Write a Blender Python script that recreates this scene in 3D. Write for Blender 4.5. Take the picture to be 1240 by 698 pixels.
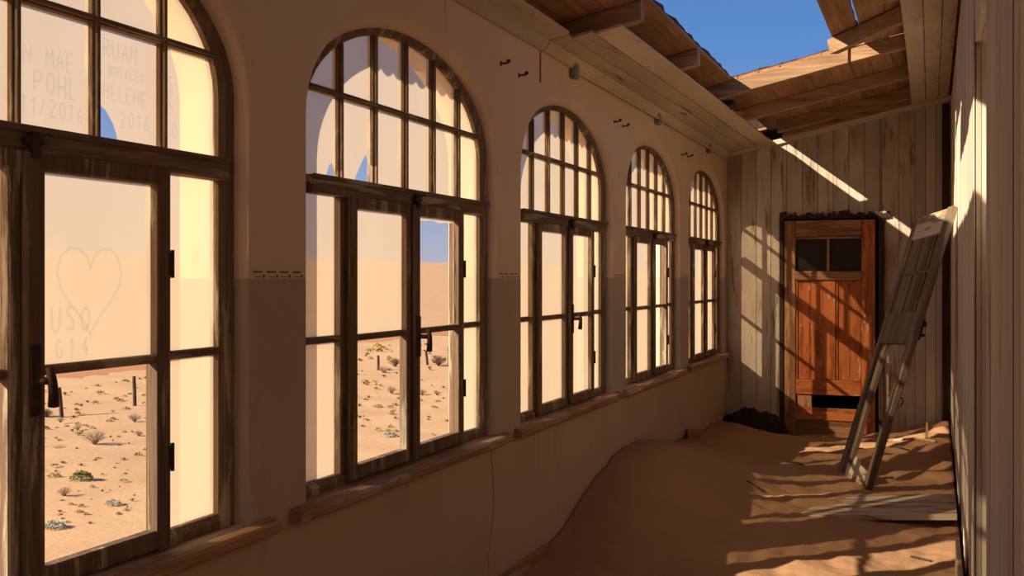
import bpy, bmesh, math, random
from mathutils import Vector, Matrix, noise

random.seed(7)
for o in list(bpy.data.objects):
    bpy.data.objects.remove(o)
S = bpy.context.scene
COL = S.collection
R = random.uniform

# ------------------------------------------------------------------ camera, sky, sun, exposure
F, W, H = 1300.0, 1240, 698
YAW = math.atan(510.0 / F)
EYE = 1.62
cam_d = bpy.data.cameras.new('camera')
cam = bpy.data.objects.new('camera', cam_d)
COL.objects.link(cam)
cam.location = (0, 0, EYE)
cam.rotation_euler = (math.pi / 2, 0, YAW)
cam_d.sensor_fit = 'HORIZONTAL'
cam_d.sensor_width = 36.0
cam_d.lens = 36.0 * F / W
cam_d.shift_y = -13.0 / W
cam_d.clip_start = 0.05
cam_d.clip_end = 2000
S.camera = cam

SUN = Vector((1.0, 1.0, -0.76)).normalized()      # travel direction of the sunlight
world = bpy.data.worlds.new('desert_sky')
S.world = world
world.use_nodes = True
wn = world.node_tree.nodes
wl = world.node_tree.links
wn.clear()
tc = wn.new('ShaderNodeTexCoord')
sepw = wn.new('ShaderNodeSeparateXYZ')
wl.new(tc.outputs['Generated'], sepw.inputs[0])
mr = wn.new('ShaderNodeMapRange')            # sine of the elevation, -1..1 -> 0..1
mr.inputs[1].default_value = -1.0
wl.new(sepw.outputs['Z'], mr.inputs[0])
ramp = wn.new('ShaderNodeValToRGB')
stops = [(0.0, (.30, .20, .12)), (.498, (.40, .36, .34)), (.503, (.40, .385, .45)), (.535, (.27, .34, .50)), (.60, (.095, .225, .51)),
         (.70, (.060, .150, .37)), (1.0, (.035, .09, .25))]
els = ramp.color_ramp.elements
while len(els) < len(stops): els.new(.5)
for e, (p, c) in zip(els, stops):
    e.position = p; e.color = (*c, 1)
wl.new(mr.outputs[0], ramp.inputs[0])
bg = wn.new('ShaderNodeBackground')
bg.inputs['Strength'].default_value = 1.0
wo = wn.new('ShaderNodeOutputWorld')
wl.new(ramp.outputs[0], bg.inputs[0])
wl.new(bg.outputs[0], wo.inputs[0])

sun_d = bpy.data.lights.new('sun', 'SUN')
sun_d.energy = 8.5
sun_d.color = (1.0, 0.80, 0.57)
sun_d.angle = math.radians(0.55)
sun = bpy.data.objects.new('sun', sun_d)
COL.objects.link(sun)
sun.rotation_euler = SUN.to_track_quat('-Z', 'Y').to_euler()
sun.location = (-20, -20, 18)

S.view_settings.view_transform = 'Standard'
S.view_settings.look = 'None'
S.view_settings.gamma = 1.0
S.view_settings.exposure = 0.25
S.cycles.max_bounces = 16
S.cycles.diffuse_bounces = 10
S.cycles.transparent_max_bounces = 16
S.view_settings.use_curve_mapping = False

# ------------------------------------------------------------------ materials
def newmat(name):
    m = bpy.data.materials.new(name)
    m.use_nodes = True
    nt = m.node_tree
    nt.nodes.clear()
    out = nt.nodes.new('ShaderNodeOutputMaterial')
    return m, nt, out

class NT:
    def __init__(s, nt): s.nt = nt
    def n(s, t, **kw):
        nd = s.nt.nodes.new(t)
        for k, v in kw.items(): setattr(nd, k, v)
        return nd
    def l(s, a, b): s.nt.links.new(a, b)
    def noise(s, vec, scale, detail=4, rough=.55, dist=0.0):
        nd = s.n('ShaderNodeTexNoise')
        nd.inputs['Scale'].default_value = scale
        nd.inputs['Detail'].default_value = detail
        nd.inputs['Roughness'].default_value = rough
        nd.inputs['Distortion'].default_value = dist
        s.l(vec, nd.inputs['Vector'])
        return nd.outputs['Fac']
    def ramp(s, fac, stops):
        nd = s.n('ShaderNodeValToRGB')
        els = nd.color_ramp.elements
        while len(els) < len(stops): els.new(.5)
        for e, (p, c) in zip(els, stops):
            e.position = p
            e.color = (c, c, c, 1) if isinstance(c, (int, float)) else (*c, 1)
        s.l(fac, nd.inputs[0])
        return nd.outputs[0]
    def mix(s, fac, a, b, mode='MIX'):
        nd = s.n('ShaderNodeMix', data_type='RGBA', blend_type=mode)
        for sock, v in ((nd.inputs[0], fac), (nd.inputs[6], a), (nd.inputs[7], b)):
            if hasattr(v, 'is_output'): s.l(v, sock)
            elif isinstance(v, (int, float)): sock.default_value = v
            else: sock.default_value = (*v, 1)
        return nd.outputs[2]
    def math(s, op, a, b=0.0, clamp=False):
        nd = s.n('ShaderNodeMath', operation=op, use_clamp=clamp)
        for sock, v in ((nd.inputs[0], a), (nd.inputs[1], b)):
            if hasattr(v, 'is_output'): s.l(v, sock)
            else: sock.default_value = v
        return nd.outputs[0]
    def scale(s, vec, sc):
        nd = s.n('ShaderNodeMapping')
        nd.inputs['Scale'].default_value = sc
        s.l(vec, nd.inputs['Vector'])
        return nd.outputs[0]
    def coords(s, rnd=True):
        tc = s.n('ShaderNodeTexCoord')
        if not rnd: return tc.outputs['Object'], None
        oi = s.n('ShaderNodeObjectInfo')
        mul = s.math('MULTIPLY', oi.outputs['Random'], 37.0)
        add = s.n('ShaderNodeVectorMath', operation='ADD')
        s.l(tc.outputs['Object'], add.inputs[0])
        s.l(mul, add.inputs[1])
        return add.outputs[0], oi.outputs['Random']
    def principled(s, col, rough=.8, spec=.25, bump=None, bstr=.3, bdist=.01, metal=0.0):
        p = s.n('ShaderNodeBsdfPrincipled')
        if hasattr(col, 'is_output'): s.l(col, p.inputs['Base Color'])
        else: p.inputs['Base Color'].default_value = (*col, 1)
        p.inputs['Roughness'].default_value = rough
        p.inputs['Specular IOR Level'].default_value = spec
        p.inputs['Metallic'].default_value = metal
        if bump is not None:
            b = s.n('ShaderNodeBump')
            b.inputs['Strength'].default_value = bstr
            b.inputs['Distance'].default_value = bdist
            s.l(bump, b.inputs['Height'])
            s.l(b.outputs[0], p.inputs['Normal'])
        return p.outputs[0]

def wood(name, light, dark, axis=2, paint=None, amt=.5, rough=.75, var=.25, bstr=.35, stain=None, knots=True, ps=16.0, fleck=None):
    m, nt, out = newmat(name)
    t = NT(nt)
    vec, rnd = t.coords()
    sc = [22.0] * 3; sc[axis] = 1.3
    g1 = t.noise(t.scale(vec, sc), 1.0, 5, .6, .4)
    sc2 = [130.0] * 3; sc2[axis] = 3.5
    g2 = t.noise(t.scale(vec, sc2), 1.0, 3, .6)
    c = t.mix(t.ramp(g1, [(.3, 0.0), (.72, 1.0)]), dark, light)
    c = t.mix(t.math('MULTIPLY', t.ramp(g2, [(.35, 1.0), (.6, 0.0)]), .45), c, tuple(v * .45 for v in dark))
    if knots:
        sk = [5.0] * 3; sk[axis] = 2.2
        k = t.ramp(t.noise(t.scale(vec, sk), 1.0, 1, .4), [(.70, 0.0), (.76, 1.0)])
        c = t.mix(t.math('MULTIPLY', k, .6), c, tuple(v * .5 for v in dark))
    height = t.math('ADD', g1, t.math('MULTIPLY', g2, .5))
    if paint is not None:
        sp = [ps] * 3; sp[axis] = 1.6 if ps > 8 else .7
        p1 = t.noise(t.scale(vec, sp), 1.0, 6, .68, .3)
        pf = t.ramp(p1, [(.62 - amt * .42, 0.0), (.70 - amt * .42, 1.0)])
        sp3 = [3.0] * 3; sp3[axis] = .8
        p2 = t.noise(t.scale(vec, sp3), 1.0, 3, .6)
        pc = t.mix(t.ramp(p2, [(.3, 0.0), (.7, 1.0)]), tuple(v * .72 for v in paint), paint)
        c = t.mix(t.math('MULTIPLY', pf, .9), c, pc)
        height = t.math('ADD', height, t.math('MULTIPLY', pf, .7))
    if fleck is not None:
        sf = [34.0] * 3; sf[axis] = 9.0
        f1 = t.noise(t.scale(vec, sf), 1.0, 3, .6)
        f2 = t.noise(t.scale(vec, (2.6, 2.6, 2.0)), 1.0, 2, .5)
        fm = t.math('MULTIPLY', t.ramp(f1, [(.60, 0.0), (.64, 1.0)]), t.ramp(f2, [(.50, 0.0), (.60, 1.0)]))
        c = t.mix(t.math('MULTIPLY', fm, .85), c, fleck)
    if stain is not None:
        ss = t.noise(t.scale(vec, (1.7, 1.7, 1.1)), 1.0, 4, .6)
        c = t.mix(t.math('MULTIPLY', t.ramp(ss, [(.48, 0.0), (.72, 1.0)]), .7), c, stain)
    v = t.math('ADD', t.math('MULTIPLY', rnd, var), 1.0 - var / 2)
    vm = t.n('ShaderNodeVectorMath', operation='SCALE')
    t.l(c, vm.inputs[0]); t.l(v, vm.inputs['Scale'])
    t.l(t.principled(vm.outputs[0], rough, .2, height, bstr, .004), out.inputs[0])
    return m

def plain(name, col, rough=.7, metal=0.0, var=.4, scale=18.0, bstr=.2):
    m, nt, out = newmat(name)
    t = NT(nt)
    vec, rnd = t.coords()
    g = t.noise(vec, scale, 4, .6)
    c = t.mix(t.ramp(g, [(.3, 0.0), (.7, 1.0)]), tuple(v * (1 - var) for v in col), tuple(min(1, v * (1 + var)) for v in col))
    t.l(t.principled(c, rough, .3, g, bstr, .004, metal), out.inputs[0])
    return m

M = {}
# wall plaster: cream distemper above the dado line, greyer below
def plaster():
    m, nt, out = newmat('plaster')
    t = NT(nt)
    vec, _ = t.coords(False)
    big = t.noise(vec, 1.1, 5, .6)
    mid = t.noise(t.scale(vec, (7, 7, 1.6)), 1.0, 6, .65, .3)
    fine = t.noise(vec, 60.0, 4, .6)
    up = t.mix(t.ramp(big, [(.3, 0.0), (.7, 1.0)]), (.68, .52, .37), (.77, .60, .44))
    lo = t.mix(t.ramp(big, [(.3, 0.0), (.7, 1.0)]), (.43, .34, .265), (.50, .40, .31))
    sep = t.n('ShaderNodeSeparateXYZ'); t.l(vec, sep.inputs[0])
    msk = t.math('GREATER_THAN', sep.outputs['Z'], 1.615)
    c = t.mix(msk, lo, up)
    c = t.mix(t.math('MULTIPLY', t.ramp(mid, [(.60, 0.0), (.80, 1.0)]), .35), c, (.22, .14, .085))
    h = t.math('ADD', t.math('MULTIPLY', mid, .6), t.math('MULTIPLY', fine, .25))
    t.l(t.principled(c, .9, .15, h, .25, .01), out.inputs[0])
    return m
M['plaster'] = plaster()
M['frame'] = wood('window_wood', (.25, .165, .105), (.125, .08, .05), 2, (.48, .40, .29), .20)
M['frame_y'] = wood('window_rail_wood', (.25, .165, .105), (.125, .08, .05), 1, (.48, .40, .29), .20)
M['sill'] = wood('sill_wood', (.50, .29, .15), (.28, .15, .075), 1, (.55, .45, .34), .25)
M['plank'] = wood('wall_plank_wood', (.44, .33, .245), (.24, .155, .10), 2, (.66, .585, .49), .58, stain=(.30, .19, .11))
M['plank_r'] = wood('right_plank_wood', (.42, .30, .20), (.24, .145, .09), 2, (.70, .63, .53), .78)
M['panel_worn'] = wood('worn_panel_wood', (.34, .22, .14), (.20, .12, .07), 2, (.66, .60, .50), .62, ps=4.0)
M['panel_grey'] = wood('painted_panel_wood', (.46, .37, .28), (.30, .22, .165), 2, (.68, .61, .52), .95)
M['door'] = wood('door_red_wood', (.50, .155, .05), (.25, .070, .025), 2, (.64, .20, .065), .45, rough=.5, var=.12, fleck=(.70, .56, .40))
M['door_x'] = wood('door_red_wood_rail', (.50, .155, .05), (.25, .070, .025), 0, (.64, .20, .065), .45, rough=.5, var=.12, fleck=(.70, .56, .40))
M['door_bare'] = wood('door_bare_wood', (.40, .20, .10), (.20, .095, .05), 2, (.50, .28, .15), .35, var=.12)
M['door_bare_x'] = wood('door_bare_rail_wood', (.40, .20, .10), (.20, .095, .05), 0, (.50, .28, .15), .35, var=.12)
M['char'] = wood('charred_wood', (.10, .055, .035), (.03, .018, .012), 2)
M['roof'] = wood('roof_board_wood', (.54, .30, .15), (.30, .155, .075), 1)
M['rafter'] = wood('rafter_wood', (.56, .36, .20), (.28, .165, .09), 0)
M['ceil'] = wood('ceiling_board_wood', (.46, .32, .21), (.28, .17, .10), 1, (.70, .575, .42), .70)
M['cove'] = wood('moulding_wood', (.46, .32, .21), (.28, .17, .10), 1, (.70, .575, .42), .8)
M['grey'] = wood('weathered_grey_wood', (.27, .205, .15), (.12, .085, .055), 2, (.40, .34, .27), .12)
M['grey_x'] = wood('weathered_board_wood', (.40, .28, .17), (.22, .135, .075), 0, (.66, .57, .43), .45)
M['iron'] = plain('rusty_iron', (.06, .035, .022), .7, .3)
M['zinc'] = plain('dull_zinc', (.30, .28, .26), .6, .4)
M['felt'] = plain('roofing_felt', (.07, .055, .045), .95, var=.6, scale=30, bstr=.6)
M['brick'] = plain('brick_clay', (.42, .17, .08), .9)
M['concrete'] = plain('cement', (.38, .33, .28), .9)
M['dark'] = plain('hollow_dark', (.030, .022, .012), 1.0)  # near-black colour carrying the shade of the corner hollow
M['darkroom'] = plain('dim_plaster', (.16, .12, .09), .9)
M['stencil'] = plain('stencil_ochre', (.20, .11, .04), .9)
M['rust'] = plain('rust_streak', (.30, .12, .05), .9)
M['post'] = wood('fence_post_wood', (.12, .075, .045), (.05, .03, .02), 2)
M['twig_grey'] = plain('dry_twigs', (.26, .19, .14), .9)
M['twig_dark'] = plain('dark_twigs', (.16, .10, .07), .9)
M['twig_pink'] = plain('pink_dry_stems', (.34, .19, .13), .9)
M['leaf_green'] = plain('green_leaves', (.13, .14, .025), .7)
M['leaf_yel'] = plain('yellow_green_leaves', (.30, .27, .04), .7)
M['leaf_blue'] = plain('blue_grey_leaves', (.40, .42, .38), .7)
M['stake'] = wood('pale_stake_wood', (.62, .48, .32), (.42, .30, .18), 2)

def sand_mat(name, c1, c2, dark, sc=1.0):
    m, nt, out = newmat(name)
    t = NT(nt)
    vec, _ = t.coords(False)
    a = t.noise(vec, .8 * sc, 5, .6)
    b = t.noise(vec, 9 * sc, 6, .65)
    g = t.noise(vec, 220, 2, .5)
    c = t.mix(t.ramp(a, [(.3, 0.0), (.7, 1.0)]), c1, c2)
    c = t.mix(t.math('MULTIPLY', t.ramp(b, [(.62, 0.0), (.76, 1.0)]), .4), c, dark)
    h = t.math('ADD', b, t.math('MULTIPLY', g, .12))
    t.l(t.principled(c, .95, .1, h, .6, .02), out.inputs[0])
    return m
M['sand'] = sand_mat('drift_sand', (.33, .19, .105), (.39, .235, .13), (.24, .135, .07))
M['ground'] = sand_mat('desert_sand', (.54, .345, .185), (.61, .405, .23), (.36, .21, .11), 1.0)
M['road'] = sand_mat('track_sand', (.45, .22, .11), (.49, .25, .125), (.40, .20, .10), .5)

def glass_mat(name, transp, tint, body):
    m, nt, out = newmat(name)
    t = NT(nt)
    vec, rnd = t.coords()
    n1 = t.noise(t.scale(vec, (3, 6, 2.2)), 1.0, 5, .6)
    n2 = t.noise(vec, 26, 3, .6)
    col = t.mix(t.ramp(n1, [(.3, 0.0), (.7, 1.0)]), tuple(v * .90 for v in body), body)
    col = t.mix(t.math('MULTIPLY', t.ramp(n2, [(.66, 0.0), (.8, 1.0)]), .25), col, tuple(v * .8 for v in body))
    tr = t.n('ShaderNodeBsdfTranslucent'); t.l(col, tr.inputs['Color'])
    df = t.n('ShaderNodeBsdfDiffuse'); t.l(col, df.inputs['Color'])
    tp = t.n('ShaderNodeBsdfTransparent'); tp.inputs['Color'].default_value = (*tint, 1)
    gl = t.n('ShaderNodeBsdfGlossy'); gl.inputs['Roughness'].default_value = .35
    m1 = t.n('ShaderNodeMixShader'); m1.inputs[0].default_value = .22
    t.l(tr.outputs[0], m1.inputs[1]); t.l(df.outputs[0], m1.inputs[2])
    m2 = t.n('ShaderNodeMixShader')
    fac = t.math('ADD', t.math('MULTIPLY', n1, .12), transp - .06)
    t.l(fac, m2.inputs[0])
    t.l(m1.outputs[0], m2.inputs[1]); t.l(tp.outputs[0], m2.inputs[2])
    m3 = t.n('ShaderNodeMixShader'); m3.inputs[0].default_value = .03
    t.l(m2.outputs[0], m3.inputs[1]); t.l(gl.outputs[0], m3.inputs[2])
    t.l(m3.outputs[0], out.inputs[0])
    return m
M['frost'] = glass_mat('sandblasted_glass', .26, (1.0, .91, .74), (.56, .48, .37))
M['dirty'] = glass_mat('dusty_door_glass', .45, (.75, .65, .52), (.16, .12, .09))

def wipe_mat():
    m, nt, out = newmat('finger_writing')
    t = NT(nt)
    tp = t.n('ShaderNodeBsdfTransparent'); tp.inputs['Color'].default_value = (.86, .90, .95, 1)
    t.l(tp.outputs[0], out.inputs[0])
    return m
M['wipe'] = wipe_mat()

# ------------------------------------------------------------------ mesh helpers
def nb(): return bmesh.new()

def box(bm, x0, x1, y0, y1, z0, z1, bev=0.0, mat=None, jit=0.0):
    vs = []
    for x in (x0, x1):
        for y in (y0, y1):
            for z in (z0, z1):
                p = Vector((x + R(-jit, jit), y + R(-jit, jit), z + R(-jit, jit))) if jit else Vector((x, y, z))
                vs.append(bm.verts.new(mat @ p if mat else p))
    f = [(0, 1, 3, 2), (4, 6, 7, 5), (0, 4, 5, 1), (2, 3, 7, 6), (0, 2, 6, 4), (1, 5, 7, 3)]
    fs = [bm.faces.new([vs[i] for i in q]) for q in f]
    if bev:
        es = list({e for q in fs for e in q.edges})
        bmesh.ops.bevel(bm, geom=es, offset=bev, segments=1, affect='EDGES')
    return bm

def prism(bm, pts, axis, a0, a1):
    """polygon pts (2-D) extruded along axis ('x','y','z') from a0 to a1"""
    def mk(p, a):
        return {'x': (a, p[0], p[1]), 'y': (p[0], a, p[1]), 'z': (p[0], p[1], a)}[axis]
    A = [bm.verts.new(mk(p, a0)) for p in pts]
    B_ = [bm.verts.new(mk(p, a1)) for p in pts]
    n = len(pts)
    bm.faces.new(A); bm.faces.new(B_[::-1])
    for i in range(n):
        j = (i + 1) % n
        bm.faces.new((A[i], B_[i], B_[j], A[j]))
    return bm

def tube(bm, pts, rad, n=6, taper=None, cap=True):
    pts = [Vector(p) for p in pts]
    rings = []
    for i, p in enumerate(pts):
        d = (pts[min(i + 1, len(pts) - 1)] - pts[max(i - 1, 0)]).normalized()
        up = Vector((0, 0, 1)) if abs(d.z) < .9 else Vector((1, 0, 0))
        a = d.cross(up).normalized(); b = d.cross(a)
        r = rad if taper is None else rad + (taper - rad) * i / (len(pts) - 1)
        rings.append([bm.verts.new(p + (a * math.cos(k * 2 * math.pi / n) + b * math.sin(k * 2 * math.pi / n)) * r) for k in range(n)])
    for r0, r1 in zip(rings, rings[1:]):
        for k in range(n):
            bm.faces.new((r0[k], r0[(k + 1) % n], r1[(k + 1) % n], r1[k]))
    if cap:
        bm.faces.new(rings[0][::-1]); bm.faces.new(rings[-1])
    return bm

def mesh(bm, name, mat, smooth=False):
    bmesh.ops.recalc_face_normals(bm, faces=bm.faces)
    me = bpy.data.meshes.new(name)
    bm.to_mesh(me); bm.free()
    me.materials.append(mat)
    if smooth:
        for p in me.polygons: p.use_smooth = True
    return me

def obj(name, bm, mat, parent=None, org=None, smooth=False, kind=None, label=None):
    """links bm as ONE object; org = origin in the parent's space"""
    if isinstance(bm, bpy.types.Mesh): me = bm
    else:
        if org is not None: bmesh.ops.translate(bm, verts=bm.verts, vec=-Vector(org))
        me = mesh(bm, name, mat, smooth)
    o = bpy.data.objects.new(name, me)
    COL.objects.link(o)
    if org is not None: o.location = org
    if parent: o.parent = parent
    if kind: o['kind'] = kind
    if label: o['label'] = label
    return o

def empty(name, loc=(0, 0, 0), rot=(0, 0, 0)):
    o = bpy.data.objects.new(name, None)
    o.empty_display_size = .1
    COL.objects.link(o)
    o.location = loc; o.rotation_euler = rot
    return o

def tag(o, label, cat, group=None, kind=None):
    o['label'] = label; o['category'] = cat
    if group: o['group'] = group
    if kind: o['kind'] = kind
    return o

def sub(bm, off):
    bmesh.ops.translate(bm, verts=bm.verts, vec=-Vector(off))
    return bm

# ------------------------------------------------------------------ dimensions
XL, XR, L, Y0 = -2.10, 0.17, 11.777, -4.4
XO = -2.37                                     # outer face of the window wall
PITCH, C2 = 2.1625, 4.24
CENTRES = [C2 + PITCH * k for k in (-3, -2, -1, 0, 1, 2, 3)]      # the first two are unseen, added behind the viewer to brighten the room
def ceil_z(x, h=0.0): return 2.983 + .2147 * (x - XL) + h
ZTOP = 3.085
SILL = .80
SPR = 2.21

# ------------------------------------------------------------------ structure: window wall
def outline(c, e, n=28, eb=None):
    a, b = .90 + e, .515 + (e if eb is None else eb)
    pts = [(c - a, SILL)]
    for i in range(n + 1):
        t = math.pi - math.pi * i / n
        pts.append((c + a * math.cos(t), SPR + b * math.sin(t)))
    pts.append((c + a, SILL))
    return pts

bm = nb()
def fill_face(x, e):
    edges_y = [Y0] + [CENTRES[0] + PITCH * (k + .5) for k in range(6)] + [L + .1]
    for k, c in enumerate(CENTRES):
        ya, yb = edges_y[k], edges_y[k + 1]
        p = outline(c, e)
        V = lambda y, z: bm.verts.new((x, y, z))
        bl, br = p[0], p[-1]
        bm.faces.new([V(ya, -1.1), V(yb, -1.1), V(yb, SILL), V(ya, SILL)])
        l0, l1 = p[0], p[1]; r0, r1 = p[-1], p[-2]
        bm.faces.new([V(ya, SILL), V(*l0), V(*l1), V(ya, SPR)])
        bm.faces.new([V(*r0), V(yb, SILL), V(yb, SPR), V(*r1)])
        bm.faces.new([V(ya, SPR), V(*l1), V(l1[0], ZTOP), V(ya, ZTOP)])
        bm.faces.new([V(*r1), V(yb, SPR), V(yb, ZTOP), V(r1[0], ZTOP)])
        arc = p[1:-1]
        for q0, q1 in zip(arc, arc[1:]):
            bm.faces.new([V(*q0), V(*q1), V(q1[0], ZTOP), V(q0[0], ZTOP)])
fill_face(XL, .022); fill_face(XO, -.01)
for c in CENTRES:
    rings = []
    for x, e, eb in ((XL, .022, .022), (XL - .003, .012, .010), (XL - .009, .005, 0.0), (XL - .022, 0.0, -.012), (XL - .052, -.012, -.044), (XO, -.01, -.01)):
        rings.append([bm.verts.new((x, y, z)) for y, z in outline(c, e, eb=eb)])
    for r0, r1 in zip(rings, rings[1:]):
        for i in range(len(r0) - 1):
            f = bm.faces.new((r0[i], r0[i + 1], r1[i + 1], r1[i])); f.smooth = True
        bm.faces.new((r0[-1], r0[0], r1[0], r1[-1]))
V = lambda x, y, z: bm.verts.new((x, y, z))
for ya in (Y0, L + .1):
    bm.faces.new([V(XL, ya, -1.1), V(XO, ya, -1.1), V(XO, ya, ZTOP), V(XL, ya, ZTOP)])
for z in (-1.1, ZTOP):
    bm.faces.new([V(XL, Y0, z), V(XO, Y0, z), V(XO, L + .1, z), V(XL, L + .1, z)])
bmesh.ops.remove_doubles(bm, verts=bm.verts, dist=.0004)
bmesh.ops.recalc_face_normals(bm, faces=bm.faces)
wall_left = obj('wall_left', bm, M['plaster'], kind='structure')
tag(wall_left, 'long plastered wall pierced by five arched windows, cream above grey dado', 'wall')

# stencilled border along the dado line on each pier: thin raised paint motifs
for k in range(2, 7):
    ya = CENTRES[k] + .925
    yb = CENTRES[k + 1] - .925 if k < 6 else L - .03
    bm = nb()
    y = ya
    while y < yb - .03:
        w_ = min(.052, yb - y)
        box(bm, XL - .0005, XL + .0012, y, y + w_, 1.635, 1.641)
        prism(bm, [(y + .060, 1.615), (y + .068, 1.623), (y + .060, 1.631), (y + .052, 1.623)], 'x', XL - .0005, XL + .0012) if y + .068 < yb else None
        box(bm, XL - .0005, XL + .0010, y + .005, y + w_ - .005, 1.6195, 1.6225)
        y += .078
    obj('stencil_border', bm, M['stencil'], wall_left)
# vertical batten joint with rust above the pier, and plaster joints
bm = nb(); box(bm, XL - .001, XL + .004, 5.785, 5.803, 2.735, 2.955)
obj('joint_strip', bm, M['rust'], wall_left, label='rust brown vertical joint strip under the moulding')

def crack(pts, wd=.004):
    bm = nb(); P = []
    random.seed(len(pts) + int(pts[0][0] * 10))
    for (a, b) in zip(pts, pts[1:]):
        for k in range(6):
            t = k / 6; P.append((a[0] + (b[0] - a[0]) * t + R(-.006, .006), a[1] + (b[1] - a[1]) * t))
    P.append(pts[-1])
    for k, ((y0, z0), (y1, z1)) in enumerate(zip(P, P[1:])):
        w0 = wd * (1 - k / len(P)) + .0012; w1 = wd * (1 - (k + 1) / len(P)) + .0012
        bm.faces.new([bm.verts.new((XL + .0008, y, z)) for y, z in ((y0 - w0, z0), (y0 + w0, z0), (y1 + w1, z1), (y1 - w1, z1))])
    obj('crack', bm, M['char'], wall_left)
crack([(5.06, .74), (5.10, .45), (5.02, .2), (5.04, -.02)], .003)
crack([(4.52, 2.96), (4.50, 2.85), (4.53, 2.75)], .002)
crack([(8.86, 2.94), (8.85, 2.72)], .002)
# ------------------------------------------------------------------ end wall, back wall, right wall, floor
DX0, DX1, DZ = -1.50, -.515, 2.245             # door opening
bm = nb()
box(bm, XL, DX0, L + .03, L + .10, -.35, 3.45)
box(bm, DX1, XR + .05, L + .03, L + .10, -.35, 3.6)
box(bm, DX0, DX1, L + .03, L + .10, DZ, 3.45)
wall_end = obj('wall_end', bm, M['char'], kind='structure')
tag(wall_end, 'end wall of vertical whitewashed boards around the red door', 'wall')
x = XL
k = 0
while x < XR - .02:
    wd = .157 + R(-.008, .008) + .0008 * k
    if x > -.32: wd = .10
    x1 = min(x + wd, XR)
    if XR - x1 < .05: x1 = XR
    z0 = -.3
    segs = [(x, x1, z0)]
    if x < DX1 and x1 > DX0:
        segs = []
        if x < DX0: segs.append((x, DX0, z0))
        if x1 > DX1: segs.append((DX1, x1, z0))
        segs.append((max(x, DX0), min(x1, DX1), DZ + .004))
    for a, b, zz in segs:
        if b - a < .015: continue
        bm = nb(); d = R(0, .004)
        g = .0025
        ys, ye = L - .002 - d, L + .029
        P = [(a + g, zz), (b - g, zz), (b - g, ceil_z(b) - .01), (a + g, ceil_z(a) - .01)]
        prism(bm, P, 'y', ys, ye)
        obj('wall_plank', bm, M['panel_grey'] if x > -.33 else M['plank'], wall_end, org=(.5 * (a + b), L, zz))
    x = x1; k += 1
bm = nb()
prism(bm, [(XL, ceil_z(XL) - .055), (XR, ceil_z(XR) - .055), (XR, ceil_z(XR)), (XL, ceil_z(XL))], 'y', L - .035, L - .006)
tag(obj('trim_1', bm, M['cove'], kind='structure'), 'sloping painted batten along the top of the end wall', 'trim')
bm = nb(); box(bm, .085, .150, L - .06, L - .008, -.3, 3.38, .004)
tag(obj('trim_2', bm, M['char'], kind='structure'), 'dark brown post in the right corner of the end wall', 'trim')

bm = nb(); box(bm, XL, XR + .2, Y0 - .1, Y0, -.35, 3.6)
tag(obj('wall_back', bm, M['plaster'], kind='structure'), 'plain plastered wall behind the viewer', 'wall')
bm = nb(); box(bm, XL, XR + .6, Y0 - .1, L + 2.6, -.45, -.35)
tag(obj('floor', bm, M['concrete'], kind='structure'), 'cement floor buried below the drifted sand', 'floor')

# right wall: core, doorway with reveals, planks
OY0, OY1, OZ = 3.87, 4.97, 2.62
bm = nb()
WT = .20
box(bm, XR + .022, XR + WT, Y0, OY0, -.35, 3.62)
box(bm, XR + .022, XR + WT, OY1, L + .1, -.35, 3.62)
box(bm, XR + .022, XR + WT, OY0, OY1, OZ, 3.62)
wall_right = obj('wall_right', bm, M['panel_grey'], kind='structure')
tag(wall_right, 'right wall of worn grey-white vertical boards with a doorway', 'wall')
y = Y0
while y < L - .03:
    wd = R(.14, .18)
    if 2.4 < y < OY0 - .05: wd = 1.26 if y < 2.7 else .3
    y1 = y + wd
    if y < OY0 <= y1 or abs(y1 - OY0) < .05: y1 = OY0
    if OY0 <= y < OY1: y1 = OY1
    y1 = min(y1, L - .005)
    if L - y1 < .06: y1 = L - .005
    d = R(0, .004)
    bm = nb()
    z0 = OZ if (OY0 <= y < OY1) else -.3
    box(bm, XR - d, XR + .021, y + .0025, y1 - .0025, z0, 3.40, .002)
    obj('wall_plank', bm, M['plank_r'] if R(0, 1) < .75 else M['panel_grey'], wall_right, org=(XR, .5 * (y + y1), z0))
    y = y1
bm = nb(); box(bm, XR - .010, XR - .0045, OY1, OY1 + .62, -.3, OZ + .1, .002)
obj('casing', bm, M['plank_r'], wall_right, org=(XR, OY1, -.3))
bm = nb(); box(bm, XR - .007, XR - .0045, 2.62, OY0, -.3, 3.35, .001)
obj('casing', bm, M['panel_worn'], wall_right, org=(XR, 2.62, -.3), label='wide board with brown worn paint beside the doorway')
# closed, greyed door leaf deep in the side doorway
d2 = tag(empty('door_2', (XR + WT - .02, .5 * (OY0 + OY1), -.3)), 'plain grey boarded door closing the side doorway', 'door', kind='structure')
for k in range(5):
    a = -.55 + .22 * k
    bm = nb(); box(bm, -.01, .02, a + .002, a + .218, 0, OZ + .3)
    obj('door_board', bm, M['panel_grey'], d2)

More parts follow.
